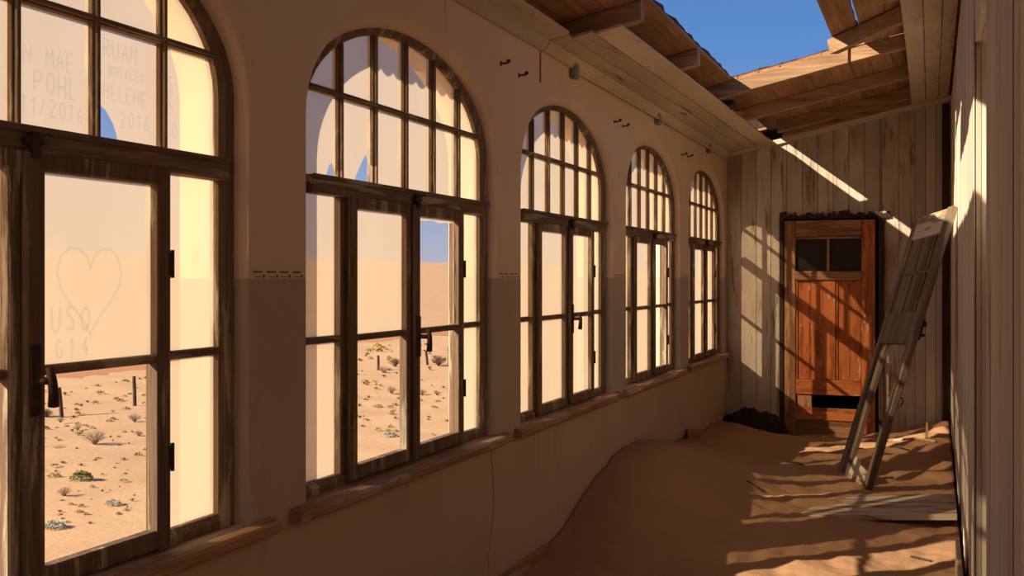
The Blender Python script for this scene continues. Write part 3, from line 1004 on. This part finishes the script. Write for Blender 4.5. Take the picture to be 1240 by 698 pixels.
# dim room behind the door
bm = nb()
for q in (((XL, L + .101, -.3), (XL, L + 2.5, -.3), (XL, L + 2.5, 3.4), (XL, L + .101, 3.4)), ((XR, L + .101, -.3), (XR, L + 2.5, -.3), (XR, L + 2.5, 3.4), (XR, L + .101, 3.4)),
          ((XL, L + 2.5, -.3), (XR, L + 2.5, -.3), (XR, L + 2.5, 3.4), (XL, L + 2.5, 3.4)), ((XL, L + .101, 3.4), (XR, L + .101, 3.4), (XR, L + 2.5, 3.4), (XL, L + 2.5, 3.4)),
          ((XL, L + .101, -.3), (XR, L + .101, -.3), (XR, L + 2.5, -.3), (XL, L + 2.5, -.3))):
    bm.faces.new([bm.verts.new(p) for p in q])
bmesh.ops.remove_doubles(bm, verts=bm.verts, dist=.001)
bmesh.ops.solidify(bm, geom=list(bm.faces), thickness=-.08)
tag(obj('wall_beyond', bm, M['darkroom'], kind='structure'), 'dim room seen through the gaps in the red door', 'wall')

# ------------------------------------------------------------------ drifted sand
def sand_z(x, y):
    s = 1.25 if y < 7.55 else 1.45
    z = .33 * math.exp(-((x + 2.1) / .80) ** 2) * math.exp(-((y - 7.55) / s) ** 2)
    t = min(max((y - 5.0) / 3.2, 0), 1); t = t * t * (3 - 2 * t)
    z += -.01 + .075 * t
    z += .06 * math.exp(-((x + 2.1) / .5) ** 2) * min(max((y - 8) / 1.5, 0), 1)
    # hollow in the left corner and terraces on the right
    z -= .20 * math.exp(-((x + 1.83) / .36) ** 2 - ((y - 11.75) / .42) ** 2)
    q = min(max((y - 10.5) / .9, 0), 1)
    z -= .11 * q * q * math.exp(-((x + 1.05) / .62) ** 4)
    z += .07 * math.exp(-((x - .1) / .30) ** 2) * min(max((y - 8.8) / 1.2, 0), 1)
    if x > -1.1 and y > 8.6:
        f = min((x + 1.1) / .5, 1) * min((y - 8.6) / .5, 1)
        q = y * 2.6 + .5 * noise.noise(Vector((x * 1.8, y * .6, 2.)))
        fr = q - math.floor(q)
        z += f * .045 * (min(fr * 3.2, 1) * (1 - fr) * 1.4 - .3)
    z += .030 * noise.noise(Vector((x * 1.3, y * 1.0, 0)))
    wv = x * 1.0 + y * 3.0 + .9 * noise.noise(Vector((x * .9, y * .9, 5)))
    z += .007 * math.sin(wv * 5.2) * (.5 + .5 * noise.noise(Vector((x * .8, y * .8, 9))))
    z += .016 * noise.noise(Vector((x * 4.5, y * 4.5, 1))) + .010 * noise.noise(Vector((x * 12, y * 12, 6))) - .022 * max(0, noise.noise(Vector((x * 3.2, y * 3.2, 12))) - .25)
    return z
bm = nb()
nx, ny = 104, 620
xs = [XL + .001 + (XR - XL - .022) * i / nx for i in range(nx + 1)]
ys = [Y0 + .01 + (L - .032 - Y0) * j / ny for j in range(ny + 1)]
G = [[bm.verts.new((x, y, sand_z(x, y))) for y in ys] for x in xs]
for i in range(nx):
    for j in range(ny): bm.faces.new((G[i][j], G[i + 1][j], G[i + 1][j + 1], G[i][j + 1]))
Bq = {}
edge = [(i, 0) for i in range(nx + 1)] + [(nx, j) for j in range(1, ny + 1)] + [(i, ny) for i in range(nx - 1, -1, -1)] + [(0, j) for j in range(ny - 1, 0, -1)]
low = [bm.verts.new((G[i][j].co.x, G[i][j].co.y, -.349)) for i, j in edge]
for k in range(len(edge)):
    k2 = (k + 1) % len(edge)
    bm.faces.new((G[edge[k][0]][edge[k][1]], low[k], low[k2], G[edge[k2][0]][edge[k2][1]]))
bm.faces.new(low)
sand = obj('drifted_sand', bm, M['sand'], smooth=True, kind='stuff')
tag(sand, 'deep drift of rippled orange sand covering the gallery floor', 'sand')

bm = nb(); box(bm, XL + .001, XL + .016, Y0, 5.9, -.12, .075, .004)
tag(obj('baseboard_left', bm, M['sill'], kind='structure'), 'low wooden skirting under the windows sinking into sand', 'baseboard')

# ------------------------------------------------------------------ leaning broken door leaf
BR, BL, TR = Vector((-.455, 8.15, -.01)), Vector((-.715, 8.93, -.02)), Vector((.152, 8.49, 2.14))
u = (TR - BR).normalized(); v = (BL - BR); v -= u * v.dot(u); LW = v.length; v.normalize(); nrm = u.cross(v).normalized()
LH = (TR - BR).length
leaf = tag(empty('broken_door_leaf', BR), 'grey weathered door leaf with missing panels leaning on the right wall', 'door leaf')
leaf.rotation_euler = Matrix((v, nrm, u)).transposed().to_euler()     # local: x across, y through, z up the leaf
# which side faces the camera: local y axis
def lp(name, x0, x1, z0, z1, y0=-.022, y1=.022, bev=.005, mat='grey', label=None, parent=None, jit=0.0):
    bm = nb(); box(bm, x0, x1, y0, y1, z0, z1, bev, None, jit)
    return obj(name, bm, M[mat], parent or leaf, label=label)
lp('stile', 0, .100, -.10, LH)
lp('stile', LW - .080, LW, .0, LH - .02)
lp('top_rail', .101, LW - .096, LH - .20, LH - .01, mat='grey_x')  # lighter wood than the stiles, stands in for sunlight on the top
lp('middle_rail', .101, LW - .096, 1.20, 1.45)
lp('inner_bar', LW - .225, LW - .140, -.04, 1.198, -.02, .015)
lp('cross_bar', .102, LW - .097, 1.76, 1.785, -.02, .012, .003)
lp('upper_panel', LW - .33, LW - .097, 1.452, LH - .202, -.006, .006, .002)
lp('upper_panel', .33, LW - .36, 1.452, LH - .202, -.006, .006, .002)
lp('glazing_bar', .19, .225, 1.452, LH - .202, -.015, .012, .003)
lp('glazing_bar', .262, .29, 1.452, LH - .202, -.015, .012, .003)
bm = nb(); prism(bm, [(.11, -.12), (LW - .25, -.10), (LW - .24, .16), (LW - .30, .30), (.36, .24), (.20, .22), (.11, .10)], 'y', -.008, .008)
obj('panel_remnant', bm, M['grey_x'], leaf, label='broken lower panel piece stuck in the sand')
bm = nb(); box(bm, -.0, .075, -.034, -.022, 1.24, 1.40, .003); box(bm, .01, .06, -.055, -.034, 1.35, 1.385, .004); tube(bm, [(.035, -.03, 1.29), (.035, -.065, 1.29), (.09, -.07, 1.285)], .009, 6)
bm2 = bm
obj('lock', bm2, M['iron'], leaf, label='rusty iron lock case')
bm = nb(); tube(bm, [(LW - .01, -.02, 1.75), (LW + .03, -.03, 1.70), (LW + .03, -.03, 1.58), (LW - .01, -.02, 1.53)], .010, 6)
obj('handle', bm, M['iron'], leaf)
bm = nb(); tube(bm, [(.22, 0, .80), (.10, -.03, .80), (-.01, -.035, .80), (-.045, -.03, .77), (-.03, -.03, .74)], .007, 6)
obj('hook', bm, M['iron'], leaf)

# ------------------------------------------------------------------ loose boards, brick, sticks, dark mound for the shaded hollow
bm = nb()
def bz(x): return .145 + (x - .14) * .085
prism(bm, [(-.86, bz(-.86)), (.138, bz(.14)), (.138, bz(.14) - .035), (-.86, bz(-.86) - .035)], 'y', 7.22, 7.90)
fb = obj('fallen_board', bm, M['grey_x'], org=(-.3, 7.55, .06))
tag(fb, 'wide board with flaking white paint lying half buried by the right wall', 'board')
bm = nb(); box(bm, -.056, .056, -.12, .12, 0, .075, .005)
o = obj('brick', bm, M['brick']); o.location = (-2.02, 9.66, sand_z(-2.02, 9.66) - .012); o.rotation_euler = (0, 0, .25)
tag(o, 'single red-brown brick on the sand below the fourth window', 'brick')
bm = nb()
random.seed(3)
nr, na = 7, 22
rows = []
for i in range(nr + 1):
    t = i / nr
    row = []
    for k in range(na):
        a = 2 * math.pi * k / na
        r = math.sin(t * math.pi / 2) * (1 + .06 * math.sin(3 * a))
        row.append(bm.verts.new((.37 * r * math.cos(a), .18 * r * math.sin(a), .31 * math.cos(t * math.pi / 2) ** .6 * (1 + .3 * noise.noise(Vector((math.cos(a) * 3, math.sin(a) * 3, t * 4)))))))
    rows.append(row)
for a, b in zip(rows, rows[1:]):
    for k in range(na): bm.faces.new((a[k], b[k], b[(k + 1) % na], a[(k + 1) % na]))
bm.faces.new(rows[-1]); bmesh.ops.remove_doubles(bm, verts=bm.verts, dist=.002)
o = obj('hollow_shade', bm, M['dark'], smooth=True); o.location = (-1.79, L - .205, -.12)  # dark mound stands in for the shade inside a hollow
tag(o, 'low dark heap standing in for the shaded hollow in the left corner of the end wall', 'heap')
bm = nb(); prism(bm, [(-.013, 0), (.013, 0), (.010, .19), (-.006, .21)], 'y', -.008, .008)
o = obj('wooden_stake', bm, M['stake']); o.location = (-.055, 10.58, sand_z(-.055, 10.58) - .02)
tag(o, 'short pale wooden stake standing in the sand near the right corner', 'stake')
bm = nb(); box(bm, -.012, .012, -.45, .45, 0, .20, .004)
o = obj('edge_board', bm, M['stake']); o.location = (.125, 5.95, sand_z(.125, 5.95) - .03)
tag(o, 'narrow board standing on edge against the right wall in front', 'board')
STK = [((-.34, 10.55), (.02, 10.40), .012, 'broken lath lying on sunlit sand beside the pale stake', 'stake'),
       ((-.36, 10.15), (-.20, 10.05), .008, 'dark curled twig on the sand behind the leaning door leaf', 'iron'),
       ((-1.10, 9.05), (-.98, 8.93), .006, 'small dark twig on shaded sand in front of the red door', 'iron'),
       ((-1.23, 7.72), (-1.10, 7.62), .006, 'small dark twig on the sand left of the fallen board', 'iron'),
       ((-.12, 6.55), (-.01, 6.50), .007, 'dark splinter on the sand in front of the fallen board', 'iron')]
for (a, b, r_, lab, mt_) in STK:
    bm = nb()
    pa = Vector((a[0], a[1], sand_z(*a) + r_)); pb = Vector((b[0], b[1], sand_z(*b) + r_))
    md = (pa + pb) / 2; md.z = sand_z(md.x, md.y) + r_ * 1.2
    tube(bm, [pa, md + Vector((0, .02, .0)), pb], r_, 5)
    tag(obj('stick', bm, M[mt_], org=md), lab, 'stick')

# ------------------------------------------------------------------ wall hooks and conduit
HK = [(5.19, 2.735, 'iron curtain hook high on the wall, left of the pair between second and third windows'),
      (5.455, 2.72, 'iron curtain hook high on the wall, right of the pair between second and third windows'),
      (7.33, 2.72, 'iron curtain hook, left of the pair between third and fourth windows'),
      (7.55, 2.718, 'iron curtain hook, right of the pair between third and fourth windows'),
      (9.51, 2.72, 'iron curtain hook, left of the pair between fourth and fifth windows'),
      (9.76, 2.73, 'iron curtain hook, right of the pair between fourth and fifth windows')]
bm = nb()
tube(bm, [(-.004, 0, 0), (.034, 0, 0), (.044, 0, .003), (.047, 0, .012)], .0055, 6)
box(bm, .036, .054, -.007, .007, .002, .018, .001); box(bm, -.001, .003, -.009, .009, -.012, .012, .001)
hk = mesh(bm, 'hook', M['iron'])
for y, z, lab in HK:
    o = obj('curtain_hook', hk, None); o.location = (XL, y, z)
    tag(o, lab, 'hook', 'curtain hooks on the piers')
pipe = tag(empty('conduit', (XL + .030, 8.7, 2.905)), 'thin painted conduit clipped along the top of the window wall', 'pipe')
bm = nb(); tube(bm, [(0, -2.37, 0), (0, 0, .003), (0, 3.0, 0)], .011, 8)
obj('pipe', bm, M['cove'], pipe)
for y in (6.36, 8.53, 10.66):
    bm = nb(); box(bm, -.0275, .014, y - 8.7 - .035, y - 8.7 + .035, -.050, .045, .006); box(bm, .010, .020, y - 8.7 - .018, y - 8.7 + .018, -.035, .030, .004)
    obj('clip', bm, M['zinc'], pipe)

# rubble caught on the edge of the ceiling boards
for i, (y, lab, sz, mt_) in enumerate(((9.35, 'dark lump of crumbled roofing felt resting on the left ceiling edge', .07, 'felt'), (9.75, 'pale brick fragment resting on the left ceiling edge', .05, 'brick'))):
    bm = nb(); bmesh.ops.create_icosphere(bm, subdivisions=2, radius=sz)
    for q in bm.verts: q.co *= 1 + .35 * noise.noise(q.co * 22 + Vector((i * 3, 0, 0))); q.co.y *= 1.7; q.co.z *= .6
    o = obj('rubble', bm, M[mt_]); o.location = (-1.64, y, ceil_z(-1.64) + sz * .45)
    tag(o, lab, 'rubble')

# ------------------------------------------------------------------ outside: fence posts and shrubs
CA, SA = math.cos(YAW), math.sin(YAW)
def at(X, Y, zg=-1.0):
    """ground point behind a photograph pixel"""
    d = F * (EYE - zg) / (Y - 336.0); l = (X - 620.0) / F * d
    x, y = l * CA - d * SA, l * SA + d * CA
    return x, y, ground_z(x, y) + rough(x, y)
POSTS = [(74.5, 505, .56, -.10, 'short leaning fence post outside the nearest window, left of the two'), (163, 492, .60, -.03, 'short fence post outside the nearest window, right of the two'),
         (458, 447, .42, 0.0, 'short fence post seen through the left casement of the second window'), (517.5, 443, .42, -.12, 'leaning fence post beside the dark bush in the second window'),
         (543.8, 444, .58, 0.0, 'fence post right of the dark bush in the second window')]
POSTP = []
for X, Y, h, tilt, lab in POSTS:
    p = at(X, Y); POSTP.append((p[0], p[1], .12)); d = (Vector(p) - Vector((0, 0, EYE))).length
    bm = nb(); tube(bm, [(0, 0, -.1), (.005, 0, h * .5), (0, 0, h)], .040, 7, .034)
    o = obj('fence_post', bm, M['post']); o.location = p
    o.rotation_euler = (0, tilt, 0)
    tag(o, lab, 'post', 'fence posts along the track')

def twig_mesh(n, h, spread, mat, seed, thick=.006, droop=0.0):
    random.seed(seed); bm = nb()
    for i in range(n):
        a = R(0, 2 * math.pi); s = R(.15, 1) * spread; hh = h * R(.55, 1) * (1.15 - .5 * s / spread)
        b0 = Vector((R(-.06, .06) * spread, R(-.06, .06) * spread, -.02))
        tip = Vector((math.cos(a) * s, math.sin(a) * s, hh))
        mid = (b0 + tip) * .5 + Vector((math.cos(a), math.sin(a), 0)) * s * -.08 + Vector((0, 0, hh * .08))
        tube(bm, [b0, mid, tip], thick, 3, thick * .3, cap=False)
        for _ in range(3):
            t = R(.4, .9); q = mid.lerp(tip, t); e = q + Vector((R(-1, 1), R(-1, 1), R(.1, 1))) * .22 * h
            tube(bm, [q, e], thick * .6, 3, thick * .2, cap=False)
    return mesh(bm, 'shrub', mat)
def leaf_mesh(n, h, spread, mat, seed, ls=.05):
    random.seed(seed); bm = nb()
    for i in range(n):
        a = R(0, 2 * math.pi); r = math.sqrt(R(0, 1)); zz = h * math.sqrt(max(0, 1 - r * r)) * R(.55, 1)
        c = Vector((math.cos(a) * r * spread, math.sin(a) * r * spread, zz))
        d1 = Vector((R(-1, 1), R(-1, 1), R(-.3, 1))).normalized() * ls * R(.6, 1.2)
        d2 = d1.cross(Vector((R(-1, 1), R(-1, 1), R(-1, 1)))).normalized() * ls * .3
        bm.faces.new([bm.verts.new(p) for p in (c - d2 * .2, c + d1 * .5 + d2, c + d1, c + d1 * .5 - d2)])
    return mesh(bm, 'foliage', mat)
TW = {'grey': twig_mesh(90, .5, .45, M['twig_grey'], 1), 'dark': twig_mesh(130, .55, .5, M['twig_dark'], 2, .008), 'pink': twig_mesh(100, .5, .4, M['twig_pink'], 3, .006),
      'star': twig_mesh(26, .28, .5, M['twig_dark'], 4, .008)}
LF = {'green': leaf_mesh(620, .5, .5, M['leaf_green'], 5, .10), 'blue': leaf_mesh(300, .36, .5, M['leaf_blue'], 6, .13), 'yel': leaf_mesh(160, .4, .5, M['leaf_yel'], 7, .13)}
ST = {'green': twig_mesh(30, .42, .42, M['twig_dark'], 8), 'blue': twig_mesh(22, .3, .4, M['twig_grey'], 9), 'yel': twig_mesh(14, .3, .4, M['twig_dark'], 10)}
# pixel of the base, width in pixels, kind, label
SHR = [(98.8, 583, 26, 'green', 'low round dark green bush outside the nearest window'), (77.7, 602, 24, 'grey', 'grey twiggy shrub in front of the dark green bush'),
       (66, 643, 26, 'blue', 'blue-grey leafed plant low outside the nearest window by the frame'), (137, 616, 18, 'blue', 'small blue-grey plant right of the grey twiggy shrub'),
       (96, 624, 11, 'yel', 'small yellow-green tuft between the two blue-grey plants'), (66, 578, 16, 'yel', 'yellow-green tuft beside the window frame, left of the dark green bush'),
       (70, 545, 22, 'star', 'dark spiky dry plant spread on the sand left in the nearest window'), (115, 542, 36, 'grey', 'wide spray of dry grey stems in the middle of the nearest window'),
       (94, 522, 14, 'grey', 'small grey shrub below the left fence post'), (168, 529, 16, 'pink', 'pinkish dry shrub by the right casement stile of the nearest window'),
       (163, 511, 22, 'grey', 'flat grey shrub below the right fence post'), (73, 512, 14, 'grey', 'low grey shrub at the foot of the leaning fence post'),
       (56, 505, 22, 'dark', 'dark bush half hidden by the frame of the nearest window'), (4, 640, 20, 'dark', 'dark shrub at the left edge of the photo, through the near sash'),
       (150, 587, 10, 'yel', 'small green tuft right of the dark green bush'), (119, 557, 8, 'yel', 'green tuft under the spray of dry stems'),
       (465, 452, 19, 'grey', 'flat grey shrub beside the post in the second window'), (478.5, 444, 20, 'dark', 'dark bush half hidden behind the meeting stiles of the second window'),
       (444.5, 467, 11, 'grey', 'small grey shrub left in the second window'), (474, 478, 20, 'pink', 'pinkish dry grass clump in the second window, left of the meeting stiles'),
       (511, 478, 17, 'grey', 'grey twiggy shrub in the second window, right of the meeting stiles'), (531, 444, 24, 'dark', 'large brown bush between two fence posts in the second window'),
       (473, 530, 17, 'blue', 'blue-grey plant near the bottom of the second window'), (530, 485, 8, 'yel', 'round yellow-green tuft right in the second window'),
       (457, 493, 12, 'yel', 'green tuft left in the second window'), (472, 494, 10, 'yel', 'green tuft beside the meeting stile in the second window'),
       (505, 512, 12, 'star', 'dark dry plant at the meeting stile low in the second window'), (526, 496, 8, 'yel', 'tiny green tuft below the round one in the second window')]
PLACED = list(POSTP)
random.seed(11)
for X, Y, wp, kd, lab in SHR:
    p = at(X, Y); d = F * 2.62 / (Y - 336.0); w_ = wp / F * d
    PLACED.append((p[0], p[1], w_ * .6))
    root = empty('desert_shrub', p, (0, 0, R(0, 6)))
    tag(root, lab, 'shrub', 'desert shrubs outside')
    if kd in LF:
        f = obj('foliage', LF[kd], None, root); f.scale = (w_, w_, w_ * .95)
        s_ = obj('stems', ST[kd], None, root); s_.scale = (w_, w_, w_ * .9)
    else:
        s_ = obj('stems', TW[kd], None, root); s_.scale = (w_, w_, w_ * .95)
tuft_l = leaf_mesh(64, .5, .5, M['leaf_yel'], 12, .27); tuft_t = twig_mesh(22, .5, .5, M['twig_dark'], 13, .035)
random.seed(19)
n = 0
while n < 250:
    if n < 140: X, Y = R(-5, 182), 336 + 112 + 190 * (R(0, 1) ** 1.4)
    else: X, Y = R(425, 550), 336 + 82 + 110 * R(0, 1) ** 1.5
    p = at(X, Y); 
    if p[0] < -19.5 and p[0] > -24: continue
    d = F * 2.62 / (Y - 336.0)
    green = R(0, 1) < .5
    s_ = R(4, 10) / F * d
    if any((p[0] - a) ** 2 + (p[1] - b) ** 2 < (q + s_ * .75) ** 2 for a, b, q in PLACED): continue
    PLACED.append((p[0], p[1], s_ * .75))
    o = obj('sand_tuft', tuft_l if green else tuft_t, None); o.location = p; o.rotation_euler = (0, 0, R(0, 6))
    o.scale = (s_, s_, s_ * R(.6, 1))
    which = 'nearest' if n < 140 else 'second'
    if green: tag(o, 'tiny yellow-green tuft on the desert sand behind the %s window' % which, 'tuft', 'tiny green tufts behind the %s window' % which)
    else: tag(o, 'tiny dark dry tuft on the desert sand behind the %s window' % which, 'tuft', 'tiny dry tufts behind the %s window' % which)
    n += 1
